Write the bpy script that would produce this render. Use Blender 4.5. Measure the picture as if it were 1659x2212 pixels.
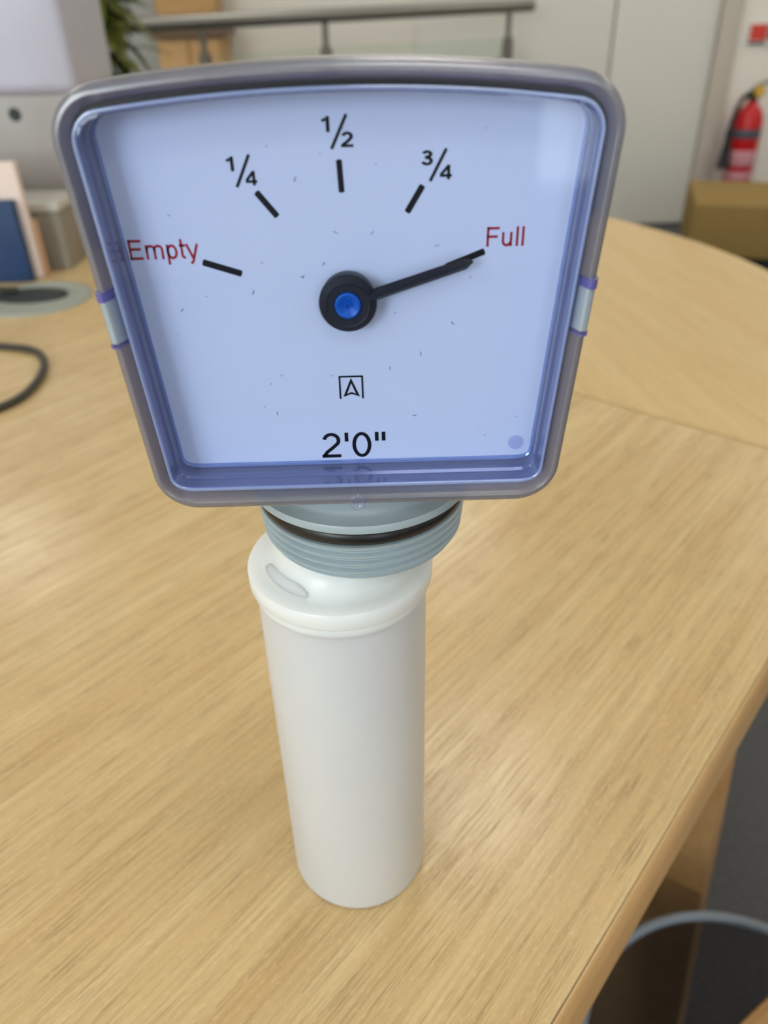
import bpy, bmesh, math, random
from mathutils import Vector, Matrix
random.seed(7)
sc = bpy.context.scene
for o in list(bpy.data.objects): bpy.data.objects.remove(o)
COL = sc.collection

# ------------------------------------------------------------------ camera
TZ = 0.72                      # table top height
cam_d = bpy.data.cameras.new('camera'); cam = bpy.data.objects.new('camera', cam_d); COL.objects.link(cam)
cam_d.sensor_fit = 'HORIZONTAL'; cam_d.sensor_width = 36.0; cam_d.lens = 36.0 * 1661 / 1659
cam_d.clip_start = 0.01
ax = Vector((0.9996, -0.0154, -0.0232)); ay = Vector((0.0278, 0.5532, 0.8326)); az = -Vector((0.0, 0.8329, -0.5534))
R = Matrix((ax, ay, az)).transposed().to_4x4()
cam.matrix_world = Matrix.Translation((0, 0, TZ + 0.248)) @ R
cam_d.dof.use_dof = True; cam_d.dof.focus_distance = 0.168; cam_d.dof.aperture_fstop = 19.0
sc.camera = cam

# ------------------------------------------------------------------ world, lights, exposure
w = bpy.data.worlds.new('world'); sc.world = w; w.use_nodes = True
bg = w.node_tree.nodes['Background']; bg.inputs[0].default_value = (0.80, 0.90, 1.0, 1); bg.inputs[1].default_value = 1.6
sc.view_settings.view_transform = 'Standard'; sc.view_settings.look = 'None'
sc.view_settings.gamma = 1.0; sc.view_settings.use_curve_mapping = False
sc.view_settings.exposure = 0.0
cy = sc.cycles                  # light paths only
cy.use_light_tree = False; cy.max_bounces = 6; cy.diffuse_bounces = 4; cy.glossy_bounces = 3; cy.transmission_bounces = 4; cy.transparent_max_bounces = 16
cy.use_adaptive_sampling = True; cy.adaptive_threshold = 0.03; cy.use_denoising = True
def area(name, loc, rot, sx, sy, power, col):
    d = bpy.data.lights.new(name, 'AREA'); d.shape = 'RECTANGLE'; d.size = sx; d.size_y = sy; d.energy = power; d.color = col
    o = bpy.data.objects.new(name, d); o.location = loc; o.rotation_euler = rot; COL.objects.link(o); return o
DAY = (0.86, 0.93, 1.0)
area('daylight_left_window', (-2.1, -3.32, 1.7), (math.radians(90), 0, 0), 1.6, 1.6, 105, DAY)
area('daylight_right_window', (1.0, -3.32, 1.35), (math.radians(90), 0, 0), .75, 2.1, 17, DAY)
PANELS = [(x, y) for x in (-1.9, 0.25, 2.4) for y in (-1.9, -0.1, 1.7, 3.2)]

# ------------------------------------------------------------------ materials
MATS = {}
def nmat(name):
    m = bpy.data.materials.new(name); m.use_nodes = True; nt = m.node_tree
    MATS[name] = m
    return m, nt, nt.nodes, nt.links, nt.nodes['Principled BSDF']
def lin(r, g, b):
    f = lambda c: (c/255/12.92) if c/255 <= .04045 else ((c/255+.055)/1.055)**2.4
    return (f(r), f(g), f(b), 1)
def plain(name, col, rough=.5, spec=.5, metal=0, noise=0.06, nscale=60, bump=0.0, sss=0, sssr=.01):
    """principled with a faint procedural tone variation and fine relief"""
    m, nt, N, L, P = nmat(name)
    P.inputs['Roughness'].default_value = rough; P.inputs['Metallic'].default_value = metal
    P.inputs['Specular IOR Level'].default_value = spec
    tc = N.new('ShaderNodeTexCoord'); nz = N.new('ShaderNodeTexNoise'); nz.inputs['Scale'].default_value = nscale; nz.inputs['Detail'].default_value = 4
    L.new(tc.outputs['Object'], nz.inputs['Vector'])
    mx = N.new('ShaderNodeMix'); mx.data_type = 'RGBA'
    mx.inputs['A'].default_value = tuple(c*(1-noise) for c in col[:3]) + (1,)
    mx.inputs['B'].default_value = tuple(min(1, c*(1+noise)) for c in col[:3]) + (1,)
    L.new(nz.outputs['Fac'], mx.inputs['Factor']); L.new(mx.outputs['Result'], P.inputs['Base Color'])
    if bump:
        b = N.new('ShaderNodeBump'); b.inputs['Strength'].default_value = bump; b.inputs['Distance'].default_value = 0.0005
        L.new(nz.outputs['Fac'], b.inputs['Height']); L.new(b.outputs['Normal'], P.inputs['Normal'])
    if sss:
        P.inputs['Subsurface Weight'].default_value = sss; P.inputs['Subsurface Scale'].default_value = sssr
        P.inputs['Subsurface Radius'].default_value = (1, .95, .85)
    return m
def wood(name, ca, cb, cf, rough=.38, fleck=.5):
    """laminate with grain along local X"""
    m, nt, N, L, P = nmat(name)
    tc = N.new('ShaderNodeTexCoord')
    def nz(sx, sy, sz, det, rg=.55):
        mp = N.new('ShaderNodeMapping'); mp.inputs['Scale'].default_value = (sx, sy, sz)
        L.new(tc.outputs['Object'], mp.inputs['Vector'])
        n = N.new('ShaderNodeTexNoise'); n.inputs['Scale'].default_value = 1; n.inputs['Detail'].default_value = min(det, 2); n.inputs['Roughness'].default_value = rg
        L.new(mp.outputs['Vector'], n.inputs['Vector']); return n.outputs['Fac']
    def ramp(s, a, b):
        r = N.new('ShaderNodeMapRange'); r.inputs['From Min'].default_value = a; r.inputs['From Max'].default_value = b
        L.new(s, r.inputs['Value']); return r.outputs['Result']
    def mix(f, a, b):
        x = N.new('ShaderNodeMix'); x.data_type = 'RGBA'
        for k, v in (('Factor', f), ('A', a), ('B', b)):
            if isinstance(v, (tuple, float)): x.inputs[k].default_value = v
            else: L.new(v, x.inputs[k])
        return x.outputs['Result']
    def mul(s, k):
        q = N.new('ShaderNodeMath'); q.operation = 'MULTIPLY'
        L.new(s, q.inputs[0])
        if isinstance(k, float): q.inputs[1].default_value = k
        else: L.new(k, q.inputs[1])
        return q.outputs[0]
    band = ramp(nz(5, 70, 70, 4), .25, .75)
    base = mix(band, ca, cb)
    streak = ramp(nz(9, 620, 620, 3), .42, .68)
    base = mix(mul(streak, .5), base, cf)
    pores = ramp(nz(42, 2100, 2100, 2, .6), .53, .64)
    gate = ramp(nz(26, 160, 160, 2), .36, .58)
    base = mix(mul(mul(pores, gate), fleck), base, tuple(c*.55 for c in cf[:3]) + (1,))
    spk = ramp(nz(330, 1400, 1400, 1, .5), .56, .70)
    base = mix(mul(spk, .22), base, tuple(min(1, c*1.35) for c in cb[:3]) + (1,))
    L.new(base, P.inputs['Base Color'])
    P.inputs['Roughness'].default_value = rough
    b = N.new('ShaderNodeBump'); b.inputs['Strength'].default_value = .25; b.inputs['Distance'].default_value = .0002; b.invert = True
    L.new(pores, b.inputs['Height']); L.new(b.outputs['Normal'], P.inputs['Normal'])
    return m
def clear(name, tint, refl=.04, rough=.03, haze=0.0, hazecol=(.5, .5, .6, 1), hazerough=.4, noise=0):
    """tinted clear plastic sheet: transmission plus Fresnel reflection, optional frosting"""
    m, nt, N, L, P = nmat(name); N.remove(P); out = N['Material Output']
    tr = N.new('ShaderNodeBsdfTransparent'); tr.inputs[0].default_value = tint
    gl = N.new('ShaderNodeBsdfGlossy'); gl.inputs['Roughness'].default_value = rough
    lw = N.new('ShaderNodeLayerWeight'); lw.inputs['Blend'].default_value = .5
    pw = N.new('ShaderNodeMath'); pw.operation = 'POWER'; pw.inputs[1].default_value = 5; L.new(lw.outputs['Facing'], pw.inputs[0])
    ma = N.new('ShaderNodeMath'); ma.operation = 'MULTIPLY_ADD'; ma.inputs[1].default_value = 1-refl; ma.inputs[2].default_value = refl
    L.new(pw.outputs[0], ma.inputs[0])
    base = tr.outputs[0]
    if haze:
        pb = N.new('ShaderNodeBsdfPrincipled'); pb.inputs['Base Color'].default_value = hazecol; pb.inputs['Roughness'].default_value = hazerough
        mh = N.new('ShaderNodeMixShader'); mh.inputs[0].default_value = haze
        if noise:
            tc = N.new('ShaderNodeTexCoord'); nz = N.new('ShaderNodeTexNoise'); nz.inputs['Scale'].default_value = 900
            L.new(tc.outputs['Object'], nz.inputs['Vector'])
            b = N.new('ShaderNodeBump'); b.inputs['Strength'].default_value = noise; b.inputs['Distance'].default_value = .0003
            L.new(nz.outputs['Fac'], b.inputs['Height']); L.new(b.outputs['Normal'], pb.inputs['Normal'])
        L.new(tr.outputs[0], mh.inputs[1]); L.new(pb.outputs[0], mh.inputs[2]); base = mh.outputs[0]
    ms = N.new('ShaderNodeMixShader'); L.new(ma.outputs[0], ms.inputs[0]); L.new(base, ms.inputs[1]); L.new(gl.outputs[0], ms.inputs[2])
    L.new(ms.outputs[0], out.inputs[0])
    return m
def emit(name, col, s):
    m, nt, N, L, P = nmat(name); P.inputs['Base Color'].default_value = col
    P.inputs['Emission Color'].default_value = col; P.inputs['Emission Strength'].default_value = s
    return m
wood('oak', lin(201, 170, 119), lin(219, 193, 143), lin(178, 146, 97), rough=.22, fleck=.65)
wood('oak_far', lin(206, 174, 118), lin(217, 190, 136), lin(190, 156, 100), fleck=.3)
wood('oak_edge', lin(206, 164, 108), lin(214, 178, 126), lin(190, 148, 98), rough=.32, fleck=.15)
wood('oak_leg', lin(186, 140, 86), lin(200, 158, 104), lin(160, 116, 70), rough=.4, fleck=.3)
plain('glue_line', lin(96, 78, 56), .6)
plain('wall_paint', lin(236, 231, 220), .8, .2, noise=.02, nscale=8, bump=.05)
plain('wall_warm', lin(244, 238, 228), .8, .2, noise=.02, nscale=8, bump=.05)
plain('door_paint', lin(232, 229, 220), .55, .4, noise=.015, nscale=5)
plain('door_grey', lin(176, 178, 172), .55, .4, noise=.03, nscale=5)
plain('trim_paint', lin(206, 196, 182), .5, .4, noise=.02)
plain('ceiling_tile', lin(232, 232, 228), .9, .1, noise=.03, nscale=40, bump=.1)
plain('carpet', lin(92, 92, 92), .95, .1, noise=.45, nscale=160, bump=1.0)
plain('dial_white', (.93, .93, .93, 1), .35, .5, noise=.004, nscale=30)
plain('print_black', (.008, .008, .011, 1), .6, .15, noise=.3, nscale=900)
plain('print_red', lin(196, 12, 40), .45, .4, noise=.05, nscale=900)
plain('needle_black', (.012, .011, .012, 1), .5, .5, noise=.4, nscale=1500, bump=.2)
plain('insert_blue', lin(0, 100, 190), .35, .5, noise=.03)
plain('grey_plastic', lin(170, 185, 192), .34, .5, noise=.03, nscale=200, bump=.05)
plain('rubber_black', (.01, .01, .012, 1), .35, .5, noise=.2)
plain('white_poly', lin(236, 238, 240), .34, .5, noise=.015, nscale=120, sss=.7, sssr=.012)
plain('cap_poly', lin(236, 240, 240), .32, .5, noise=.015, nscale=120, sss=.7, sssr=.008)
plain('dust_grey', lin(120, 122, 130), .8)
plain('steel', lin(150, 148, 142), .35, .5, metal=.85, noise=.05)
plain('steel_dark', lin(112, 108, 100), .4, .5, metal=.6, noise=.05)
plain('red_paint', lin(200, 12, 26), .3, .5, noise=.03)
plain('black_plastic', lin(26, 28, 32), .45, .5, noise=.1)
plain('yellow_plastic', lin(226, 176, 40), .4, .5, noise=.05)
plain('label_pink', lin(214, 150, 160), .5, .4, noise=.1, nscale=30)
plain('label_slate', lin(80, 88, 100), .5, .4, noise=.1, nscale=30)
plain('sign_red', lin(222, 70, 58), .4, .5, noise=.05)
plain('sign_white', lin(236, 234, 228), .4, .5, noise=.02)
plain('tan_fabric', lin(152, 126, 76), .9, .2, noise=.08, nscale=200, bump=.4)
plain('leaf', lin(92, 98, 36), .5, .4, noise=.35, nscale=20)
plain('bark', lin(92, 72, 48), .9, .2, noise=.3, nscale=60, bump=.4)
plain('pot', lin(120, 116, 110), .6, .4, noise=.08)
plain('soil', lin(50, 40, 30), .95, .1, noise=.4, nscale=80, bump=.6)
plain('film_white', lin(182, 182, 200), .28, .6, noise=.06, nscale=14, bump=.3)
plain('film_brown', lin(152, 146, 142), .4, .5, noise=.12, nscale=18, bump=.3)
plain('box_grey', lin(140, 134, 122), .6, .4, noise=.12, nscale=25)
plain('box_edge', lin(188, 184, 174), .5, .4, noise=.04)
plain('navy', lin(34, 62, 104), .55, .4, noise=.08, nscale=30)
plain('paper', lin(232, 214, 206), .8, .2, noise=.06, nscale=300)
plain('kraft', lin(206, 164, 132), .7, .2, noise=.06, nscale=100)
plain('grommet_grey', lin(150, 154, 144), .5, .4, noise=.04)
plain('grommet_dark', lin(44, 52, 50), .6, .4, noise=.1)
plain('cable_black', lin(62, 58, 50), .5, .4, noise=.1)
plain('bin_rim', lin(150, 162, 174), .35, .5, noise=.05)
wood('cab_wood', lin(196, 150, 92), lin(208, 166, 108), lin(180, 134, 80), rough=.5, fleck=.1)
plain('ledge_brown', lin(112, 88, 66), .5, .4, noise=.1)
LT = (.74, .81, 1.0, 1)
clear('lens_clear', LT, refl=.032, rough=.04)
clear('lens_wall', (.72, .75, .97, 1), refl=.06, rough=.10, haze=.30, hazecol=(.50, .52, .74, 1), hazerough=.22)
clear('lens_pin', (.86, .88, .97, 1), refl=.06, rough=.1, haze=.08, hazecol=(.4, .42, .7, 1))
clear('lens_highlight', (.75, .82, 1.0, 1), refl=.18, rough=.12, haze=.45, hazecol=(.46, .60, 1.0, 1), hazerough=.2)  # edge highlights put into the colour: pale blue haze, raised reflection
clear('frame_frost', (.66, .66, .78, 1), refl=.07, rough=.24, haze=.52, hazecol=(.27, .27, .325, 1), hazerough=.28, noise=.5)
clear('clip_clear', (.86, .93, .96, 1), refl=.05, rough=.25, haze=.8, hazecol=(.46, .54, .62, 1), hazerough=.3, noise=.4)
clear('clip_violet', (.5, .48, .9, 1), refl=.05, rough=.2, haze=.5, hazecol=(.22, .20, .62, 1), hazerough=.3)
clear('pane_green', (.94, .975, .95, 1), refl=.05, rough=.02)
clear('window_glass', (.97, .99, .98, 1), refl=.04, rough=.01)
clear('bin_smoke', (.46, .46, .47, 1), refl=.04, rough=.25, haze=.12, hazecol=(.05, .05, .055, 1))
emit('panel_glow', (1.0, .96, .90, 1), 8.0)

# ------------------------------------------------------------------ helpers
def link(name, me, mat=None, parent=None, smooth=False, ang=40):
    o = bpy.data.objects.new(name, me); COL.objects.link(o)
    if mat and not me.materials: me.materials.append(MATS[mat])
    if parent: o.parent = parent
    if smooth:
        me.polygons.foreach_set('use_smooth', [True]*len(me.polygons))
        try: me.set_sharp_from_angle(angle=math.radians(ang))
        except Exception: pass
    return o
def from_bm(name, bm, mat, parent=None, smooth=False, ang=40):
    bmesh.ops.recalc_face_normals(bm, faces=bm.faces)
    me = bpy.data.meshes.new(name); bm.to_mesh(me); bm.free()
    return link(name, me, mat, parent, smooth, ang)
def empty(name, loc=(0, 0, 0), rz=0):
    o = bpy.data.objects.new(name, None); o.location = loc; o.rotation_euler = (0, 0, rz); o.empty_display_size = .05; COL.objects.link(o); return o
def tag(o, label, cat, group=None):
    o['label'] = label; o['category'] = cat
    if group: o['group'] = group
    return o
def struct(o): o['kind'] = 'structure'; return o
def bbox(bm, lo, hi, bev=0, seg=2):
    v = [bm.verts.new((x, y, z)) for x in (lo[0], hi[0]) for y in (lo[1], hi[1]) for z in (lo[2], hi[2])]
    fs = [bm.faces.new([v[i] for i in q]) for q in ((0, 1, 3, 2), (4, 6, 7, 5), (0, 4, 5, 1), (2, 3, 7, 6), (0, 2, 6, 4), (1, 5, 7, 3))]
    if bev:
        es = {e for f in fs for e in f.edges}
        bmesh.ops.bevel(bm, geom=list(es), offset=bev, segments=seg, affect='EDGES', profile=.6)
def box(name, lo, hi, mat, parent=None, bev=0, seg=2):
    bm = bmesh.new(); bbox(bm, lo, hi, bev, seg); return from_bm(name, bm, mat, parent, bool(bev))
def lathe(name, prof, mat, parent=None, n=96, loc=(0, 0, 0), axis='Z', ang=35, cap=False):
    """revolve (r, h) profile; axis 'Y' points the height towards -Y"""
    bm = bmesh.new(); rows = []
    for r, h in prof:
        row = []
        for i in range(n if r > 1e-6 else 1):
            a = 2*math.pi*i/n
            p = (r*math.cos(a), r*math.sin(a), h) if axis == 'Z' else (r*math.cos(a), -h, r*math.sin(a))
            row.append(bm.verts.new(Vector(p) + Vector(loc)))
        rows.append(row)
    for A, B in zip(rows, rows[1:]):
        for i in range(n):
            a0, a1 = A[i % len(A)], A[(i+1) % len(A)]; b0, b1 = B[i % len(B)], B[(i+1) % len(B)]
            q = []
            for v in (a0, a1, b1, b0):
                if v not in q: q.append(v)
            if len(q) > 2: bm.faces.new(q)
    return from_bm(name, bm, mat, parent, True, ang)
def tube(name, pts, r, mat, parent=None, n=12, closed=False, sub=10):
    P = [Vector(p) for p in pts]
    if sub > 1:
        Q = []; m = len(P); rng = range(m if closed else m-1)
        for i in rng:
            p0 = P[(i-1) % m] if closed or i > 0 else P[i]; p1 = P[i]; p2 = P[(i+1) % m]; p3 = P[(i+2) % m] if closed or i+2 < m else p2
            for k in range(sub):
                t = k/sub
                Q.append(.5*((2*p1)+(-p0+p2)*t+(2*p0-5*p1+4*p2-p3)*t*t+(-p0+3*p1-3*p2+p3)*t**3))
        if not closed: Q.append(P[-1])
        P = Q
    bm = bmesh.new(); rows = []; m = len(P); up = Vector((0, 0, 1))
    for i, p in enumerate(P):
        if closed: t = P[(i+1) % m]-P[i-1]
        else: t = P[min(i+1, m-1)]-P[max(i-1, 0)]
        t.normalize(); u = up if abs(t.z) < .9 else Vector((1, 0, 0))
        s = t.cross(u).normalized(); v = s.cross(t)
        rows.append([bm.verts.new(p+r*(math.cos(2*math.pi*k/n)*s+math.sin(2*math.pi*k/n)*v)) for k in range(n)])
    for i in range(m if closed else m-1):
        A, B = rows[i], rows[(i+1) % m]
        for k in range(n): bm.faces.new((A[k], A[(k+1) % n], B[(k+1) % n], B[k]))
    if not closed: bm.faces.new(rows[0]); bm.faces.new(rows[-1][::-1])
    return from_bm(name, bm, mat, parent, True, 50)
def prism(name, poly, z0, z1, mat, parent=None, bev=0, xf=None):
    bm = bmesh.new()
    A = [bm.verts.new((x, y, z0)) for x, y in poly]; B = [bm.verts.new((x, y, z1)) for x, y in poly]
    n = len(poly); bm.faces.new(A[::-1]); top = bm.faces.new(B)
    for i in range(n): bm.faces.new((A[i], A[(i+1) % n], B[(i+1) % n], B[i]))
    if bev: bmesh.ops.bevel(bm, geom=list(top.edges), offset=bev, segments=3, affect='EDGES')
    if xf: bmesh.ops.transform(bm, matrix=xf, verts=bm.verts)
    return from_bm(name, bm, mat, parent, bool(bev))

# ------------------------------------------------------------------ room
X0, X1, Y0, Y1, ZC = -3.2, 3.5, -3.1, 4.02, 2.8
struct(box('floor', (X0, Y0, -.1), (X1, Y1, 0), 'carpet'))
struct(box('ceiling', (X0, Y0, ZC), (X1, Y1, ZC+.1), 'ceiling_tile'))
struct(box('wall_back', (X0-.1, Y1, -.1), (X1+.1, Y1+.12, ZC+.1), 'wall_paint'))
struct(box('wall_left', (X0-.12, Y0, -.1), (X0, Y1, ZC+.1), 'wall_paint'))
def win_wall(name, d0, d1, a0, a1, openings):
    """wall slab along x with window openings (x0, x1, sill, head, lights)"""
    bm = bmesh.new(); p = a0
    B = lambda b, x0, x1, z0, z1, e0=d0, e1=d1: bbox(b, (x0, e0, z0), (x1, e1, z1))
    for w0, w1, s0, s1, n in openings:
        B(bm, p, w0, -.1, ZC+.1); B(bm, w0, w1, -.1, s0); B(bm, w0, w1, s1, ZC+.1); p = w1
    B(bm, p, a1, -.1, ZC+.1)
    struct(from_bm(name, bm, 'wall_paint'))
    cm = (d0+d1)/2
    for k_, (w0, w1, s0, s1, n) in enumerate(openings):
        fb = bmesh.new()
        B(fb, w0, w1, s0, s0+.05, cm-.03, cm+.03); B(fb, w0, w1, s1-.05, s1, cm-.03, cm+.03)
        for k in range(n+1):
            q = w0+(w1-w0-.05)*k/n; B(fb, q, q+.05, s0+.05, s1-.05, cm-.03, cm+.03)
        win = struct(from_bm('window_%d' % (k_+1), fb, 'sign_white'))
        for k in range(n):
            gb = bmesh.new(); q = w0+(w1-w0-.05)*k/n; q2 = w0+(w1-w0-.05)*(k+1)/n
            B(gb, q+.05, q2, s0+.05, s1-.05, cm-.004, cm+.004); from_bm('pane', gb, 'window_glass', win)
win_wall('wall_front', Y0-.12, Y0, X0, X1+.12, [(-2.95, -1.25, .9, 2.5, 3), (.62, 1.38, .25, 2.4, 2)])
struct(box('wall_right', (X1, Y0, -.1), (X1+.12, Y1, ZC+.1), 'wall_paint'))
# far wall: double door with its frame, grey door, baseboard
d1 = struct(empty('door_1', (0, 0, 0)))
box('door_leaf', (.20, 3.985, .012), (1.066, 4.019, 2.1), 'door_paint', d1, .004)
box('door_leaf', (1.078, 3.985, .012), (1.53, 4.019, 2.1), 'door_paint', d1, .004)
struct(box('trim_1', (1.534, 3.95, 0), (1.62, 4.019, 2.16), 'trim_paint', None, .006))
struct(box('wall_return', (1.625, 3.985, 0), (X1, 4.019, ZC), 'wall_warm'))
struct(box('baseboard_back', (1.626, 3.965, .0), (X1, 3.984, .09), 'trim_paint'))
struct(box('door_2', (-1.75, 3.985, .012), (-.93, 4.019, 2.1), 'door_grey', None, .004))
ROWS = {-1.9: 'nearest the window wall', -0.1: 'above the desk', 1.7: 'in front of the railing', 3.2: 'nearest the double doors'}
for x, y in PANELS:
    t = tag(empty('ceiling_light', (x, y, ZC-.03)), 'square ceiling light panel in the %s column, %s' % ('left' if x < -1 else 'right' if x > 1 else 'middle', ROWS[y]), 'ceiling light', 'ceiling light panels')
    bm = bmesh.new()
    for lo, hi in (((-.3, -.3, 0), (.3, -.28, .029)), ((-.3, .28, 0), (.3, .3, .029)), ((-.3, -.28, 0), (-.28, .28, .029)), ((.28, -.28, 0), (.3, .28, .029))): bbox(bm, lo, hi)
    from_bm('frame', bm, 'sign_white', t)
    box('diffuser', (-.28, -.28, .01), (.28, .28, .028), 'panel_glow', t)

# ------------------------------------------------------------------ desk (grain and long edge run along local X)
ANG = math.radians(49.0); SC = (-.153, .786)
desk = tag(empty('meeting_desk', (SC[0], SC[1], 0), ANG), 'near light oak laminate desk top with a straight edge, carrying the gauge', 'desk')
TH = .05
BW = .0026
desk_top = box('desk_top', (-1.6, -.6+BW+.0003, TZ-.025), (-.0008, .6-BW, TZ), 'oak', desk, .0002, 1)
def edge_band(name, y0, y1, x0, x1, parent):
    bm = bmesh.new(); pts = []
    for k in range(9):
        a = math.pi/2*k/8; pts.append((y1-(y1-y0)*math.sin(a), TZ-.014+.014*math.cos(a)))
    pts = pts[1:]
    pts = [(y1, TZ)] + pts + [(y0, TZ-.035), (y0+.003, TZ-.038), (y1+.016, TZ-.038), (y1+.016, TZ-.0255), (y1, TZ-.0255)]
    A = [bm.verts.new((x0, y, z)) for y, z in pts]; B = [bm.verts.new((x1, y, z)) for y, z in pts]; n = len(pts)
    bm.faces.new(A); bm.faces.new(B[::-1])
    for i in range(n): bm.faces.new((A[i], A[(i+1) % n], B[(i+1) % n], B[i]))
    return from_bm(name, bm, 'oak_edge', parent, True, 30)
edge_band('edge_band', -.6, -.6+BW, -1.6, -.0008, desk)
box('glue_line', (-1.6, -.6+BW, TZ-.02), (-.0008, -.6+BW+.0003, TZ-.00005), 'glue_line', desk)
box('edge_band', (-1.6, .6-BW, TZ-.025), (-.0008, .6, TZ-.0001), 'oak_edge', desk)
def slab(name, pts, mat, parent):
    bm = bmesh.new(); v = [bm.verts.new(p) for p in pts]
    for q in ((0, 1, 2, 3), (7, 6, 5, 4), (0, 4, 5, 1), (1, 5, 6, 2), (2, 6, 7, 3), (3, 7, 4, 0)): bm.faces.new([v[i] for i in q])
    return from_bm(name, bm, mat, parent)
zt = TZ-.0382
def leg_panel(xt, xb, parent):
    slab('leg_panel', [(xt, -.585, zt), (xt+.02, -.585, zt), (xb+.02, -.622, 0), (xb, -.622, 0),
                       (xt, .50, zt), (xt+.02, .50, zt), (xb+.02, .53, 0), (xb, .53, 0)], 'oak_leg', parent)
leg_panel(-.168, -.049, desk); leg_panel(-1.45, -1.56, desk)
box('under_rail', (-1.40, -.05, TZ-.075), (-.14, .05, TZ-.0255), 'steel_dark', desk)

# D-shaped extension beyond the joint
ext = tag(empty('desk_extension', (SC[0], SC[1], 0), ANG), 'rounded oak laminate desk extension behind the joint', 'desk')
NB = 48
Dp = [(.54*math.sin(math.pi*k/NB)+.0008, -.6*math.cos(math.pi*k/NB)) for k in range(NB+1)]
me_xf = Matrix.Rotation(math.radians(-50), 4, 'Z')
dt = prism('extension_top', [(me_xf @ Vector((x, y, 0)))[:2] for x, y in Dp], TZ-.025, TZ-.0004, 'oak_far', ext, .0015)
dt.rotation_euler = (0, 0, math.radians(50))
bm = bmesh.new(); rr = []
for k in range(NB+1):
    a = math.pi*k/NB; x, y = .54*math.sin(a)+.0008, -.6*math.cos(a); nx, ny = math.sin(a)/.54, -math.cos(a)/.6; l = math.hypot(nx, ny); nx /= l; ny /= l
    rr.append([bm.verts.new((x+nx*d, y+ny*d, z)) for d, z in ((.0002, TZ-.0012), (.002, TZ-.003), (.002, TZ-.030), (.0002, TZ-.030))])
for A, B in zip(rr, rr[1:]):
    for i in range(4): bm.faces.new((A[i], A[(i+1) % 4], B[(i+1) % 4], B[i]))
from_bm('edge_band', bm, 'oak_edge', ext)
lathe('pedestal', [(0, 0), (.22, 0), (.22, .012), (.045, .03), (.04, .05), (.04, TZ-.05), (.12, TZ-.027), (0, TZ-.027)], 'steel', ext, 48, (.27, 0, 0))

# ------------------------------------------------------------------ the tank gauge
GX, GY = -.0053, .160          # axis of the screwed fitting
TX = -.0117                    # axis of the float tube
g = tag(empty('tank_gauge', (TX, GY, TZ)), 'dial level gauge with blue-tinted clear face on a white tube, reading Full', 'gauge')
def gp(o, off=(0, 0, 0)):      # geometry is authored with x from the face centre, y in room, z above table
    o.parent = g; o.location = (GX-TX+off[0], -GY+off[1], off[2]); return o
def loc_l(name, prof, mat, x, n=128, ang=35): return gp(lathe(name, prof, mat, None, n, (x, GY, 0), 'Z', ang))
# float tube + cap
dx = TX-GX
r = .0223
loc_l('float_tube', [(0, .0001), (r-.0016, .0001), (r-.0005, .0006), (r, .0018), (r, .1205), (r-.0012, .1212), (r-.0022, .1212), (r-.0022, .004), (0, .004)], 'white_poly', dx)
loc_l('tube_cap', [(r+.0001, .1206), (r+.0006, .1209), (r+.0007, .1222), (r+.0004, .1230), (r+.0012, .1236), (r+.0016, .1243), (r+.0016, .1279), (r+.0013, .1285), (r+.0006, .1287),
      (r-.0016, .1290), (r-.0022, .1291), (r-.0034, .1298), (.0172, .1322), (.0164, .1340), (.0160, .1386), (0, .1386)], 'cap_poly', dx)
bm = bmesh.new(); A = []
for k in range(15):
    a = math.radians(196+52*k/14); c_, s_ = math.cos(a), math.sin(a); e_ = math.sin(math.pi*k/14)**.5
    A.append([bm.verts.new((dx+c_*q, GY+s_*q, z)) for q, z in ((.0196, .1290), (.0194, .1296+.0004*e_), (.0190-.0018*e_, .1304+.0016*e_), (.0180-.0022*e_, .1302))])
for P_, Q_ in zip(A, A[1:]):
    for i in range(4): bm.faces.new((P_[i], P_[(i+1) % 4], Q_[(i+1) % 4], Q_[i]))
bm.faces.new(A[0]); bm.faces.new(A[-1][::-1])
gp(from_bm('cap_rib', bm, 'cap_poly', None, True, 40))
# thread ridges
prof = [(0, .1385), (.0212, .1385), (.0228, .1389), (.0233, .1396)]
zb, zt_, nr = .1397, .1489, 4; p_ = (zt_-zb)/nr
for k in range(nr):
    z = zb+p_*k; R_ = .0243+.00022*k
    prof += [(R_-.0014, z+.02*p_), (R_-.0013, z+.20*p_), (R_-.0003, z+.62*p_), (R_, z+.70*p_), (R_+.0001, z+.88*p_), (R_-.0003, z+.97*p_)]
prof += [(.0236, zt_), (.0230, .1492), (.0230, .1530), (.0254, .1532)]
loc_l('thread', prof, 'grey_plastic', 0, 160, 20)
bm = bmesh.new(); n1, n2 = 128, 12; rr = []
for i in range(n1):
    a = 2*math.pi*i/n1
    rr.append([bm.verts.new(((.0240+.0011*math.cos(t))*math.cos(a), GY+(.0240+.0011*math.cos(t))*math.sin(a), .1510+.0018*math.sin(t))) for t in [2*math.pi*k/n2 for k in range(n2)]])
for i in range(n1):
    A, B = rr[i], rr[(i+1) % n1]
    for k in range(n2): bm.faces.new((A[k], A[(k+1) % n2], B[(k+1) % n2], B[k]))
gp(from_bm('seal_ring', bm, 'rubber_black', None, True, 60))
loc_l('flange', [(.0235, .1532), (.0258, .1532), (.0263, .1536), (.0265, .1548), (.0262, .1555), (.0235, .1560), (.0226, .1566), (.0212, .1596), (.0202, .1602), (0, .1602)], 'grey_plastic', 0)

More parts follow.
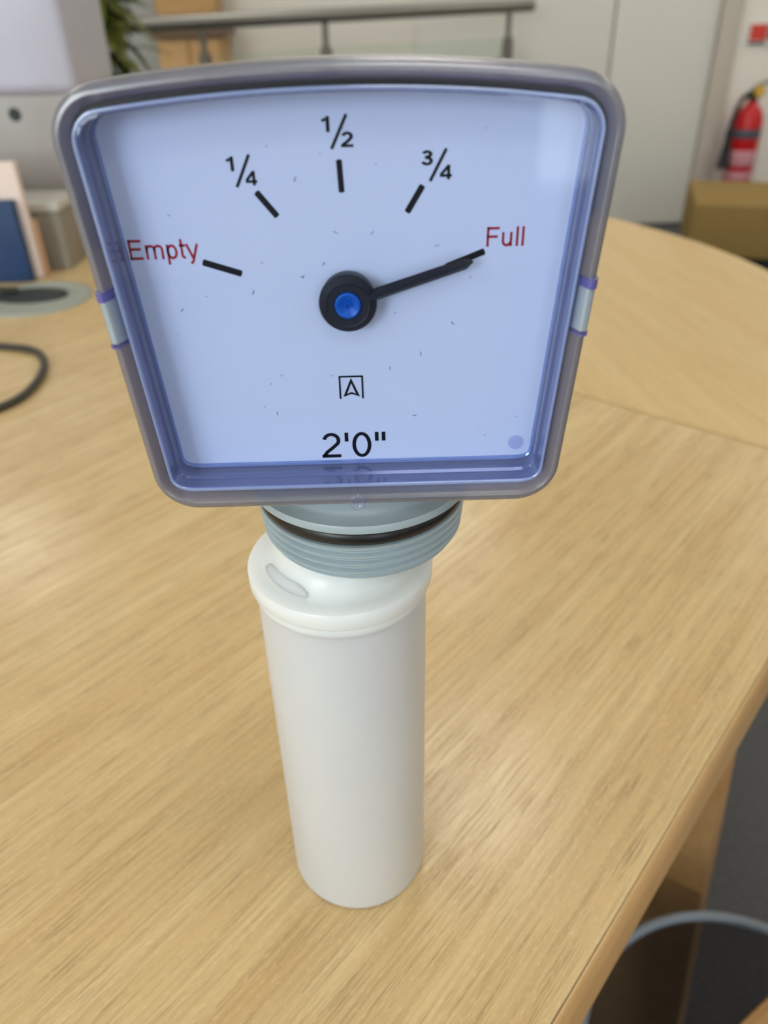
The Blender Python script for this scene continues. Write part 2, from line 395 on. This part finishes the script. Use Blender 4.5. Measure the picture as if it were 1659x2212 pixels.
# face outline: slightly flared sides, crowned top, rounded corners
ZB, ZT, HB, SL, CR = .1629, .2412, .0396, .0724, 1.66
def outline():
    side = lambda z: HB+(z-ZB)*SL
    top = lambda u: ZT-CR*u*u
    RT, RB, pts = .0085, .0085, []
    # bottom-right corner centre, top-right corner centre (fillets solved numerically)
    ns = math.hypot(1, SL); nu, nz_ = 1/ns, -SL/ns
    zc = ZB+RB; uc = side(zc)-RB*ns
    seg = []
    a0, a1 = -math.pi/2, math.atan2(nz_, nu)
    for k in range(13): a = a0+(a1-a0)*k/12; seg.append((uc+RB*math.cos(a), zc+RB*math.sin(a)))
    # top corner
    lo, hi = .02, .045
    for _ in range(60):
        u = (lo+hi)/2; dz = -2*CR*u; l = math.hypot(1, dz); n = (-dz/l, 1/l)
        c = (u-RT*n[0], top(u)-RT*n[1]); d = (c[0]-side(c[1]))/ns
        if d < -RT: lo = u
        else: hi = u
    b1 = math.atan2(n[1], n[0]); k0 = a1
    zs = c[1]+RT*math.sin(k0)
    z0 = seg[-1][1]
    for k in range(1, 150): z = z0+(zs-z0)*k/150; seg.append((side(z), z))
    for k in range(15): a = k0+(b1-k0)*k/14; seg.append((c[0]+RT*math.cos(a), c[1]+RT*math.sin(a)))
    ue = seg[-1][0]
    for k in range(1, 16): u_ = ue*(1-k/16); seg.append((u_, top(u_)))
    right = seg; left = [(-u, z) for u, z in reversed(right)]
    bot = [(u, ZB) for u in [(-uc)+(2*uc)*k/14 for k in range(1, 14)]]
    return right + [(0, ZT)] + left + bot
BASE = outline(); NBASE = len(BASE)
NRM = []
for i in range(NBASE):
    a, b = BASE[i-1], BASE[(i+1) % NBASE]; dx_, dz_ = b[0]-a[0], b[1]-a[1]; l = math.hypot(dx_, dz_)
    NRM.append((-dz_/l, dx_/l))          # inward
def ring(off, y):             # the lower edge of the frame is a little broader
    return [(p[0]+n[0]*off, y, p[1]+n[1]*off*(1+.35*max(0, n[1]))) for p, n in zip(BASE, NRM)]
def loft(name, prof, mat, closed_prof=False, fill=(False, False), sub=None, ang=35, shift=0.0):
    """sweep (offset, y) profile round the face outline; sub = index range for a segment"""
    bm = bmesh.new(); R_ = []
    for o_, y in prof:
        rg = ring(o_+shift, y)
        if sub: rg = [rg[i % NBASE] for i in sub]
        R_.append([bm.verts.new(p) for p in rg])
    m = len(R_[0]); cnt = m-1 if sub else m
    pairs = list(zip(R_, R_[1:])) + ([(R_[-1], R_[0])] if closed_prof else [])
    for A, B in pairs:
        for i in range(cnt): bm.faces.new((A[i], A[(i+1) % m], B[(i+1) % m], B[i]))
    if fill[0]: bm.faces.new(R_[0])
    if fill[1]: bm.faces.new(R_[-1][::-1])
    if sub and closed_prof:
        bm.faces.new([r_[0] for r_ in R_]); bm.faces.new([r_[-1] for r_ in R_][::-1])
    return gp(from_bm(name, bm, mat, None, True, ang))
YF = .1300
FR = [(.0012, .1415), (0, .1400), (0, .1320), (.0002, .1311), (.0006, .1304), (.0010, YF+.0001), (.0015, YF), (.0017, YF+.0001), (.0019, YF+.0004), (.0029, YF+.0024), (.0030, .1400)]
loft('frame', FR, 'frame_frost', True, ang=24)
loft('groove_ring', [(.0028, .1323), (.0036, .1323), (.0036, .1400), (.0028, .1400)], 'rubber_black', True)  # black ring filling the groove between frame and lens
# clear lens: front sheet, rounded rim bead (highlight in its colour), inner and outer walls back to the dial
loft('lens_window', [(.0041, .1301), (.0046, .1300)], 'lens_clear', fill=(False, True), ang=.2)
bead = [(.0038+.00035*math.cos(a), .1304+.00035*math.sin(a)) for a in [2*math.pi*k/10 for k in range(10)]]
loft('lens_rim', bead, 'lens_highlight', True, ang=70)  # thin bright bead added to draw the highlight along the lens edge
loft('lens_wall', [(.0037, .1395), (.0037, .1312), (.0038, .1306), (.0041, .1306), (.0042, .1334), (.0046, .1338), (.0046, .1346), (.0043, .1349), (.0043, .1396)], 'lens_wall', ang=25)
loft('lens_foot', [(.0043, .1378), (.0046, .1380), (.0047, .1385), (.0043, .1386)], 'lens_highlight', True, ang=25)  # bright blue edge line at the dial, painted with the highlight colour
# dial plate and housing
dial = loft('dial_plate', [(.0042, .1398), (.0042, .1386)], 'dial_white', fill=(True, True), ang=20)
loft('housing', [(.0036, .1402), (.0036, .1440), (.0050, .1460), (.0075, .1780), (.0110, .1800)], 'grey_plastic', fill=(True, True), ang=30)
YD = .1386
# clips on both sides
def idx_range(side, z0, z1):
    idx = [i for i, p in enumerate(BASE) if p[0]*side > .036 and z0 <= p[1] <= z1]
    return list(range(min(idx), max(idx)+1))
FP = [(.0, .1335)] + FR[2:-1] + [(.0029, .1335)]
for s_ in (-1, 1):
    c = loft('clip', [(o_, y-.0005) for o_, y in FP], 'clip_clear', True, sub=idx_range(s_, .1985, .2075), shift=-.0001)
    for z0, z1 in ((.1976, .1987), (.2062, .2079)):
        e_ = loft('clip_edge', [(o_, y-.0009) for o_, y in FP], 'clip_violet', True, sub=idx_range(s_, z0, z1), shift=-.0002)
        e_.parent = c; e_.location = (0, 0, 0)
# gate mark on the lower frame, pins behind the lower lens edge
gp(lathe('gate_mark', [(0, .0002), (.0005, .0003), (.0007, .0001), (.0010, .0002), (.0013, .0005), (.0018, .0002), (.0019, 0)], 'lens_pin', None, 32, (.0000, YF+.00005, ZB+.0012), 'Y'))

for px_, pr in ((-.0062, .0005), (-.0032, .0005), (.0002, .0008), (.0030, .0005)):
    gp(lathe('moulding_pin', [(pr, 0), (pr, .0034), (pr*.8, .0040), (0, .0042)], 'lens_pin', None, 20, (px_, .1386, .1680), 'Y'))
gp(lathe('moulding_boss', [(0, .0006), (.0013, .0006), (.0016, 0)], 'lens_pin', None, 28, (.0326, .1386, .1722), 'Y'))
bm = bmesh.new(); rd = random.Random(3)
for k in range(34):                     # dust on the inside of the window
    u_, z_ = rd.uniform(-.033, .033), rd.uniform(.173, .231); a_ = rd.uniform(0, 3.1); L_ = rd.choice((.00012, .00016, .0004)); W_ = .00006
    c_, s_ = math.cos(a_), math.sin(a_)
    bm.faces.new([bm.verts.new((u_+p*L_*c_-q*W_*s_, .1384, z_+p*L_*s_+q*W_*c_)) for p, q in ((-1, -1), (1, -1), (1, 1), (-1, 1))])
ds = gp(from_bm('dust', bm, 'dust_grey')); ds['kind'] = 'stuff'

# print on the dial
def arc(cx, cy, rx, ry, a0, a1, n=14):
    return [(cx+rx*math.cos(math.radians(a0+(a1-a0)*k/n)), cy+ry*math.sin(math.radians(a0+(a1-a0)*k/n))) for k in range(n+1)]
def glyph(ch, w):
    """centre-line strokes of a plain grotesque letter, cap height 1; returns strokes, advance"""
    h = w/2; xh = .73
    if ch == 'E': return [[(.11+h, 0), (.11+h, 1)], [(.11, 1-h), (.83, 1-h)], [(.11, .53), (.78, .53)], [(.11, h), (.85, h)]], .93
    if ch == 'F': return [[(.11+h, 0), (.11+h, 1)], [(.11, 1-h), (.80, 1-h)], [(.11, .51), (.71, .51)]], .853
    if ch == 'l': return [[(.09+h, 0), (.09+h, 1)]], .31
    if ch == 'u': return [[(.09+h, xh), (.09+h, .27)] + arc(.09+h+.21, .27, .21, .27-h+.01, 180, 300) + [(.66-h, .22)], [(.66-h, 0), (.66-h, xh)]], .777
    if ch == 'm':
        a, b, c = .09+h, .582, 1.075-h; q = (b-a)/2
        return [[(a, 0), (a, xh)], [(a, .40)] + arc(a+q, xh-.24, q, .24-h+.01, 165, 0) + [(b, 0)], [(b, .40)] + arc(b+q, xh-.24, q, .24-h+.01, 165, 0) + [(c, 0)]], 1.163
    if ch == 'p': return [[(.09+h, -.28), (.09+h, xh)], arc(.385, .36, .30-h, .375-h, 0, 360, 28)], .777
    if ch == 't': return [[(.155, .98), (.155, .19)] + arc(.155+.12, .19, .12, .19-h, 180, 290), [(.03, xh-h), (.365, xh-h)]], .388
    if ch == 'y': return [[(.045, xh), (.345, .02)], [(.645, xh), (.36, -.03)] + arc(.20, -.03, .15, .25-h, -10, -100)], .698
    if ch == '0': return [arc(.388, .5, .33-h, .51-h, 0, 360, 32)], .777
    if ch == '2': return [arc(.385, 1-.305, .31-h, .31-h, 170, -30, 16) + [(.40, .38), (.22, .23), (.11, h)], [(.04, h), (.70, h)]], .777
    if ch == '1': return [[(.40, 0), (.40, 1)], [(.40-h, .83), (.10, .70)]], .60
    if ch == '3': return [arc(.36, .745, .29-h, .255-h+.01, 165, -80, 14) + [(.26, .53)], [(.26, .53)] + arc(.36, .29, .32-h, .30-h+.01, 88, -168, 16)], .777
    if ch == '4': return [[(.54, 0), (.54, 1)], [(.54, .95), (.07, .33)], [(.02, .27), (.74, .27)]], .777
    if ch == "'": return [[(.135, .64), (.135, 1)]], .267
    if ch == '"': return [[(.135, .64), (.135, 1)], [(.37, .64), (.37, 1)]], .50
def text_mesh(s, w):
    vs, fs, x0 = [], [], 0.0
    for ch in s:
        strokes, adv = glyph(ch, w)
        for st_ in strokes:
            closed = len(st_) > 8 and math.dist(st_[0], st_[-1]) < 1e-6
            P = [Vector(p) for p in (st_[:-1] if closed else st_)]
            P = [p for i, p in enumerate(P) if i == 0 or (p-P[i-1]).length > 1e-5]
            m = len(P); b0 = len(vs)
            for i, p in enumerate(P):
                pr = P[i-1] if closed or i > 0 else None; nx = P[(i+1) % m] if closed or i < m-1 else None
                d1_ = (p-pr).normalized() if pr else None; d2_ = (nx-p).normalized() if nx else None
                if d1_ is None: d1_ = d2_
                if d2_ is None: d2_ = d1_
                t = (d1_+d2_).normalized(); n_ = Vector((-t.y, t.x)); k = w/2/max(.45, n_.dot(Vector((-d1_.y, d1_.x))))
                for sg in (1, -1): q = p+n_*k*sg; vs.append((q.x+x0, q.y, 0))
            for i in range(m if closed else m-1):
                a, b = b0+2*i, b0+2*((i+1) % m); fs.append((a, a+1, b+1, b))
        x0 += adv
    me = bpy.data.meshes.new('lettering'); me.from_pydata(vs, [], fs); return me
def put_text(name, s, x0, x1, z0, z1, mat, w=.115, z_ref=None):
    """fit text so that x spans x0..x1 and the cap height spans z0..z1"""
    me = text_mesh(s, w)
    xs = [v.co.x for v in me.vertices]
    sx = (x1-x0)/(max(xs)-min(xs)); sz = z1-z0
    for v in me.vertices: v.co = (x0+(v.co.x-min(xs))*sx, YD-.00006, z0+v.co.y*sz)
    o = link(name, me, mat); o.parent = dial; return o
def bar(name, p, q, wd, mat='print_black'):
    p = Vector((p[0], 0, p[1])); q = Vector((q[0], 0, q[1])); d = (q-p).normalized(); n = Vector((d.z, 0, -d.x))*wd/2
    bm = bmesh.new(); pts = []
    for base, sg in ((p, -1), (q, 1)):
        for k in range(7):
            a = math.pi*k/6; e = .35
            off = n*math.cos(a)*(1 if sg < 0 else -1) + d*sg*math.sin(a)*wd*.5*e
            pts.append(base+off)
    A = [bm.verts.new((v.x, YD-.00006, v.z)) for v in pts]; B = [bm.verts.new((v.x, YD-.00001, v.z)) for v in pts]
    n_ = len(A); bm.faces.new(A); bm.faces.new(B[::-1])
    for i in range(n_): bm.faces.new((A[i], A[(i+1) % n_], B[(i+1) % n_], B[i]))
    o = from_bm(name, bm, mat); o.parent = dial; return o
SCL = YD/.137
def U(u): return (u-.0053)*SCL+.0053     # dial coordinates were measured at .137
def Z(z): return .248-(.248-z)*SCL
bar('tick', (U(-.0251), Z(.21055)), (U(-.0188), Z(.20845)), .00115)
bar('tick', (U(-.0145), Z(.2218)), (U(-.0115), Z(.2180)), .00105)
bar('tick', (U(-.0005), Z(.2264)), (U(-.0003), Z(.2216)), .00098)
bar('tick', (U(.0132), Z(.2221)), (U(.0107), Z(.2181)), .00105)
bar('tick', (U(.0240), Z(.2111)), (U(.0176), Z(.2087)), .00115)
put_text('lettering', 'Empty', U(-.0377), U(-.0256), Z(.2113), Z(.2147), 'print_red', .132)
put_text('lettering', 'Full', U(.0244), U(.0309), Z(.2119), Z(.2152), 'print_red', .132)
put_text('lettering', "2'0\"", U(-.0069), U(.0060), Z(.1707), Z(.1763), 'print_black', .128)
def frac(a, b, x0, x1, z0, z1):
    w_, h_ = x1-x0, z1-z0
    put_text('numeral', a, x0, x0+w_*(.27 if a == '1' else .38), z0+h_*.50, z1-h_*.03, 'print_black', .19)
    bar('fraction_bar', (x0+w_*.30, z0+h_*.0), (x0+w_*.80, z1), .00052)
    put_text('numeral', b, x1-w_*.40, x1, z0+h_*.03, z0+h_*.50, 'print_black', .19)
frac('1', '2', U(-.0031), U(.0020), Z(.2282), Z(.2331))
frac('1', '4', U(-.0191), U(-.0142), Z(.2228), Z(.2276))
frac('3', '4', U(.0130), U(.0181), Z(.2229), Z(.2277))
# emblem: open square with a hollow arrow head
def poly_print(name, outer, inner=None):
    bm = bmesh.new(); A = [bm.verts.new((x, YD-.00006, z)) for x, z in outer]; n_ = len(A)
    if inner:
        B = [bm.verts.new((x, YD-.00006, z)) for x, z in inner]
        for i in range(n_): bm.faces.new((A[i], A[(i+1) % n_], B[(i+1) % n_], B[i]))
    else: bm.faces.new(A)
    o = from_bm(name, bm, 'print_black'); o.parent = dial; return o
ex0, ex1, ez0, ez1, t_ = U(-.0027), U(.0020), Z(.1837), Z(.1885), .00036
poly_print('emblem', [(ex0, ez0), (ex0, ez1), (ex1, ez1), (ex1, ez0), (ex1-t_, ez0), (ex1-t_, ez1-t_), (ex0+t_, ez1-t_), (ex0+t_, ez0)])
em = (ex0+ex1)/2
poly_print('emblem_arrow', [(em, ez1-.00045), (em+.00165, ez0+.0004), (em, ez0+.0010), (em-.00165, ez0+.0004)],
           [(em, ez1-.0016), (em+.00086, ez0+.00104), (em, ez0+.00144), (em-.00086, ez0+.00104)])
# needle
YN = .1345
sn = YN/.1335
hx, hz = -.0001, .2036-.0004
nd = gp(lathe('needle_hub', [(0, -.0036), (.0049, -.0036), (.0052, -.0010), (.0052, -.0004), (.0050, 0), (.0039, .0008), (.0037, .0007), (.0025, .0007), (.0024, .0002), (0, .0002)], 'needle_black', None, 72, (hx, YN, hz), 'Y', 25))
bm = bmesh.new()
tip = Vector((.0220*sn, 0, .248-(.248-.2104)*sn)); c0 = Vector((hx, 0, hz)); d = (tip-c0).normalized(); n = Vector((-d.z, 0, d.x)); Ln = (tip-c0).length
secs = []
for s_, h_, up in ((.0038, .00112, .0008), (Ln-.0016, .00100, .0005), (Ln-.0002, .00018, .00025)):
    c = c0+d*s_
    secs.append([bm.verts.new(v) for v in ((c+n*h_)+Vector((0, YN+.0004, 0)), (c+n*h_*.35)+Vector((0, YN-up, 0)), (c-n*h_*.30)+Vector((0, YN-up, 0)), (c-n*h_)+Vector((0, YN+.0004, 0)))])
for A, B in zip(secs, secs[1:]):
    for i in range(4): bm.faces.new((A[i], A[(i+1) % 4], B[(i+1) % 4], B[i]))
bm.faces.new(secs[0]); bm.faces.new(secs[-1][::-1])
pt = from_bm('pointer', bm, 'needle_black'); pt.parent = nd
ins = lathe('hub_insert', [(.0024, .0001), (.0023, .0010), (.0020, .0012), (.0016, .0011), (.0010, .0006), (.00065, .0005), (.0006, .0009), (.00035, .0009), (.0003, .0003), (0, .0003)], 'insert_blue', None, 48, (hx, YN, hz), 'Y', 40)
ins.parent = nd

# ------------------------------------------------------------------ things on the desk, left
gr = tag(empty('cable_grommet', (-.352, .788, TZ)), 'round grey cable port with dark slot set in the desk at left', 'cable port')
lathe('rim', [(.055, 0), (.054, .0022), (.051, .0030), (.046, .0026), (.044, .0006), (0, .0006)], 'grommet_grey', gr, 64)
bm = bmesh.new()
outl = [(.036*math.cos(2*math.pi*k/32), .013*math.sin(2*math.pi*k/32)) for k in range(32)]
prism('slot', [(x*1.05-.008, y*1.75+.008) for x, y in outl], .0007, .0024, 'grommet_dark', gr)
tag(tube('cable', [(-.375, .803, TZ+.006), (-.425, .775, TZ+.012), (-.445, .71, TZ+.0034), (-.40, .664, TZ+.0034), (-.334, .649, TZ+.0034), (-.297, .634, TZ+.0034), (-.277, .599, TZ+.0034), (-.272, .552, TZ+.0034), (-.2835, .522, TZ+.0034), (-.32, .492, TZ+.0034), (-.40, .47, TZ+.0034)], .0031, 'cable_black'),
    'dark cable curling over the desk at the left edge', 'cable')
pk = tag(empty('wrapped_package', (-.46, 1.06, TZ)), 'tall pale lavender-white wrapped package standing at the far left', 'package')
box('body', (-.12, -.075, .168), (.130, .08, .42), 'film_white', pk, .012, 3)
box('lower_body', (-.118, -.073, 0), (.128, .078, .17), 'film_brown', pk, .006)
lathe('dark_button', [(0, .0015), (.006, .0015), (.007, 0)], 'grommet_dark', pk, 24, (.052, -.0735, .150), 'Y')
bx = tag(empty('low_box', (-.41, .915, TZ)), 'low grey-beige box with a pale top rim in front of the wrapped package', 'box')
box('carton', (-.03, -.02, 0), (.06, .055, .062), 'box_grey', bx, .003)
box('lid', (-.032, -.022, .0622), (.062, .057, .072), 'box_edge', bx, .003)
bf = tag(empty('blue_box_file', (-.445, .86, TZ)), 'dark blue box file with pale paper edges at the left end of the desk', 'box file')
box('cover', (-.05, -.012, 0), (.067, .0, .084), 'navy', bf, .002)
box('pages', (-.048, .0003, .001), (.074, .010, .119), 'paper', bf, .001)
box('back_cover', (-.05, .0103, 0), (.078, .014, .060), 'kraft', bf, .001)

# ------------------------------------------------------------------ railing with glass in front of the far wall
rl = empty('railing', (-.86, 2.9, 0)); tag(rl, 'brushed steel handrail on slim posts with glass infill panels', 'railing')
pA = Vector((-.86, 2.9)); pB = Vector((.665, 3.77)); dr = (pB-pA); Lr = dr.length; rl.rotation_euler = (0, 0, math.atan2(dr.y, dr.x))
tube('handrail', [(-.25, 0, .918), (Lr, 0, .940)], .0235, 'steel', rl, 16, sub=1)
ps = [.06, .34, .80, Lr-.10]
ps = [.335, .80, Lr-.115]
for x in ps:
    lathe('post', [(0, 0), (.05, 0), (.05, .008), (.0235, .012), (.0235, .80), (.021, .83), (.011, .835), (.011, .918+.022*x/Lr-.02)], 'steel_dark', rl, 20, (x, 0, 0))
for a, b in zip(ps, ps[1:]): box('glass_panel', (a+.035, -.005, .10), (b-.035, .005, .83), 'pane_green', rl)
for a, b in zip(ps, ps[1:]):
    for x in (a+.03, b-.03):
        for z in (.25, .72): box('glass_clamp', (x-.02, -.012, z), (x+.02, .012, z+.04), 'steel', rl, .003)

# tall wooden cabinet at the far wall
cb = tag(empty('wooden_cabinet', (-.75, 3.82, 0)), 'orange-brown wooden cabinet with dark ledge behind the handrail', 'cabinet')
box('lower_body', (-.13, -.10, 0), (.13, .16, .86), 'cab_wood', cb)
for s_ in (-1, 1): box('cabinet_door', (min(s_*.003, s_*.128), -.118, .03), (max(s_*.003, s_*.128), -.101, .85), 'cab_wood', cb, .002)
box('ledge', (-.145, -.13, .861), (.155, .16, .89), 'ledge_brown', cb, .003)
box('upper_body', (-.125, -.06, .891), (.115, .16, 1.95), 'cab_wood', cb, .003)

# plant
pl = tag(empty('potted_plant', (-.665, 2.25, 0)), 'leafy dark green potted plant behind the wrapped package', 'plant')
lathe('pot', [(0, 0), (.12, 0), (.15, .30), (.155, .31), (.145, .31), (.14, .27), (0, .27)], 'pot', pl, 40)
lathe('soil', [(.139, .2705), (.07, .285), (0, .28)], 'soil', pl, 24)
tube('stem', [(0, 0, .27), (.01, .01, .55), (-.01, .0, .80), (.0, .0, 1.02), (.01, 0, 1.2)], .012, 'bark', pl, 8)
lm = bpy.data.meshes.new('leaf'); vs = []; fs = []
for k in range(7):
    t = k/6; wd = .022*math.sin(math.pi*min(1, t*.93+.07))**.8; x = .20*t; z = .06*t-.11*t*t
    vs += [(x, -wd, z+.004), (x, 0, z), (x, wd, z+.004)]
for k in range(6):
    a = 3*k; fs += [(a, a+3, a+4, a+1), (a+1, a+4, a+5, a+2)]
lm.from_pydata(vs, [], fs); lm.materials.append(MATS['leaf'])
for k in range(110):
    o = link('leaf', lm, None, pl)
    o.location = (random.uniform(-.012, .012), random.uniform(-.012, .012), .70+.42*(k/109))
    o.rotation_euler = (random.uniform(-.3, .3), random.uniform(-.5, .75), k*2.4+random.uniform(-.3, .3)); s_ = random.uniform(.5, .9); o.scale = (s_, s_*1.3, s_)

# ------------------------------------------------------------------ fire extinguisher, sign, bench at the right
fe = tag(empty('fire_extinguisher', (1.715, 3.89, .19)), 'red fire extinguisher with black horn hung on the white wall', 'fire extinguisher')
lathe('cylinder', [(0, 0), (.058, 0), (.063, .008), (.063, .27), (.058, .305), (.042, .335), (.024, .350), (.020, .365), (0, .365)], 'red_paint', fe, 40)
lathe('label', [(.0632, .04), (.0636, .041), (.0636, .075), (.0632, .076)], 'label_pink', fe, 40)
lathe('label', [(.0632, .10), (.0636, .101), (.0636, .165), (.0632, .166)], 'label_pink', fe, 40)
lathe('label', [(.0632, .215), (.0636, .216), (.0636, .252), (.0632, .253)], 'label_slate', fe, 40)
lathe('valve', [(.020, .3652), (.022, .38), (.020, .405), (.012, .412), (0, .412)], 'black_plastic', fe, 20)
box('safety_tag', (-.010, -.030, .385), (.028, -.022, .425), 'yellow_plastic', fe, .002)
tube('lever', [(-.01, 0, .415), (.03, -.01, .435), (.09, -.02, .445)], .008, 'steel', fe, 8)
tube('hose', [(-.015, -.01, .40), (-.060, -.02, .37), (-.084, -.03, .30), (-.088, -.03, .25)], .011, 'black_plastic', fe, 10)
lathe('horn', [(0, .255), (.014, .255), (.016, .20), (.027, .10), (.029, .09), (.026, .09), (0, .12)], 'black_plastic', fe, 24, (-.090, -.03, 0))
box('wall_bracket', (-.02, .063, .20), (.02, .094, .30), 'steel', fe)
sg = tag(empty('fire_sign', (1.735, 3.975, .765)), 'small red fire safety sign on the wall above the extinguisher', 'sign')
box('plate', (-.065, 0, 0), (.10, .006, .085), 'sign_white', sg)
box('red_field', (-.060, -.0012, .018), (.018, -.0002, .080), 'sign_red', sg)
box('text_band', (-.060, -.0012, .004), (.018, -.0002, .014), 'black_plastic', sg)
box('green_field', (.023, -.0012, .018), (.095, -.0002, .080), 'leaf', sg)
bn = tag(empty('low_bench', (1.56, 3.02, 0), math.radians(-16)), 'low tan upholstered bench seat below the fire extinguisher', 'bench')
box('cushion', (-.36, -.22, .145), (.40, .22, .335), 'tan_fabric', bn, .012, 3)
box('base', (-.33, -.19, .08), (.37, .19, .1445), 'black_plastic', bn)
for x in (-.30, .34):
    for y in (-.16, .16): lathe('leg', [(0, 0), (.015, 0), (.018, .0795), (0, .0795)], 'steel_dark', bn, 12, (x, y, 0))

# ------------------------------------------------------------------ under the desk edge, lower right
bi = tag(empty('waste_bin', (.2075, .184, 0)), 'smoky see-through waste bin with blue-grey rim below the desk edge', 'waste bin')
lathe('bin_wall', [(.070, .004), (.0985, .436)], 'bin_smoke', bi, 64)
lathe('bin_base', [(0, 0), (.071, 0), (.071, .004), (0, .004)], 'black_plastic', bi, 64)
tube('bin_rim', [(.1*math.cos(2*math.pi*k/64), .1*math.sin(2*math.pi*k/64), .438) for k in range(64)], .0034, 'bin_rim', bi, 10, True, 1)
sa = math.atan2(.013, .021)
st = tag(empty('wooden_stool', (.30, .045, 0), sa), 'wooden stool seat corner showing at the lower right of the picture', 'stool')
box('seat', (-.17, -.17, .492), (.17, .183, .52), 'oak_leg', st, .006)
for x in (-.13, .13):
    for y in (-.13, .115): lathe('leg', [(0, 0), (.013, 0), (.017, .491), (0, .491)], 'oak_leg', st, 14, (x, y, 0))
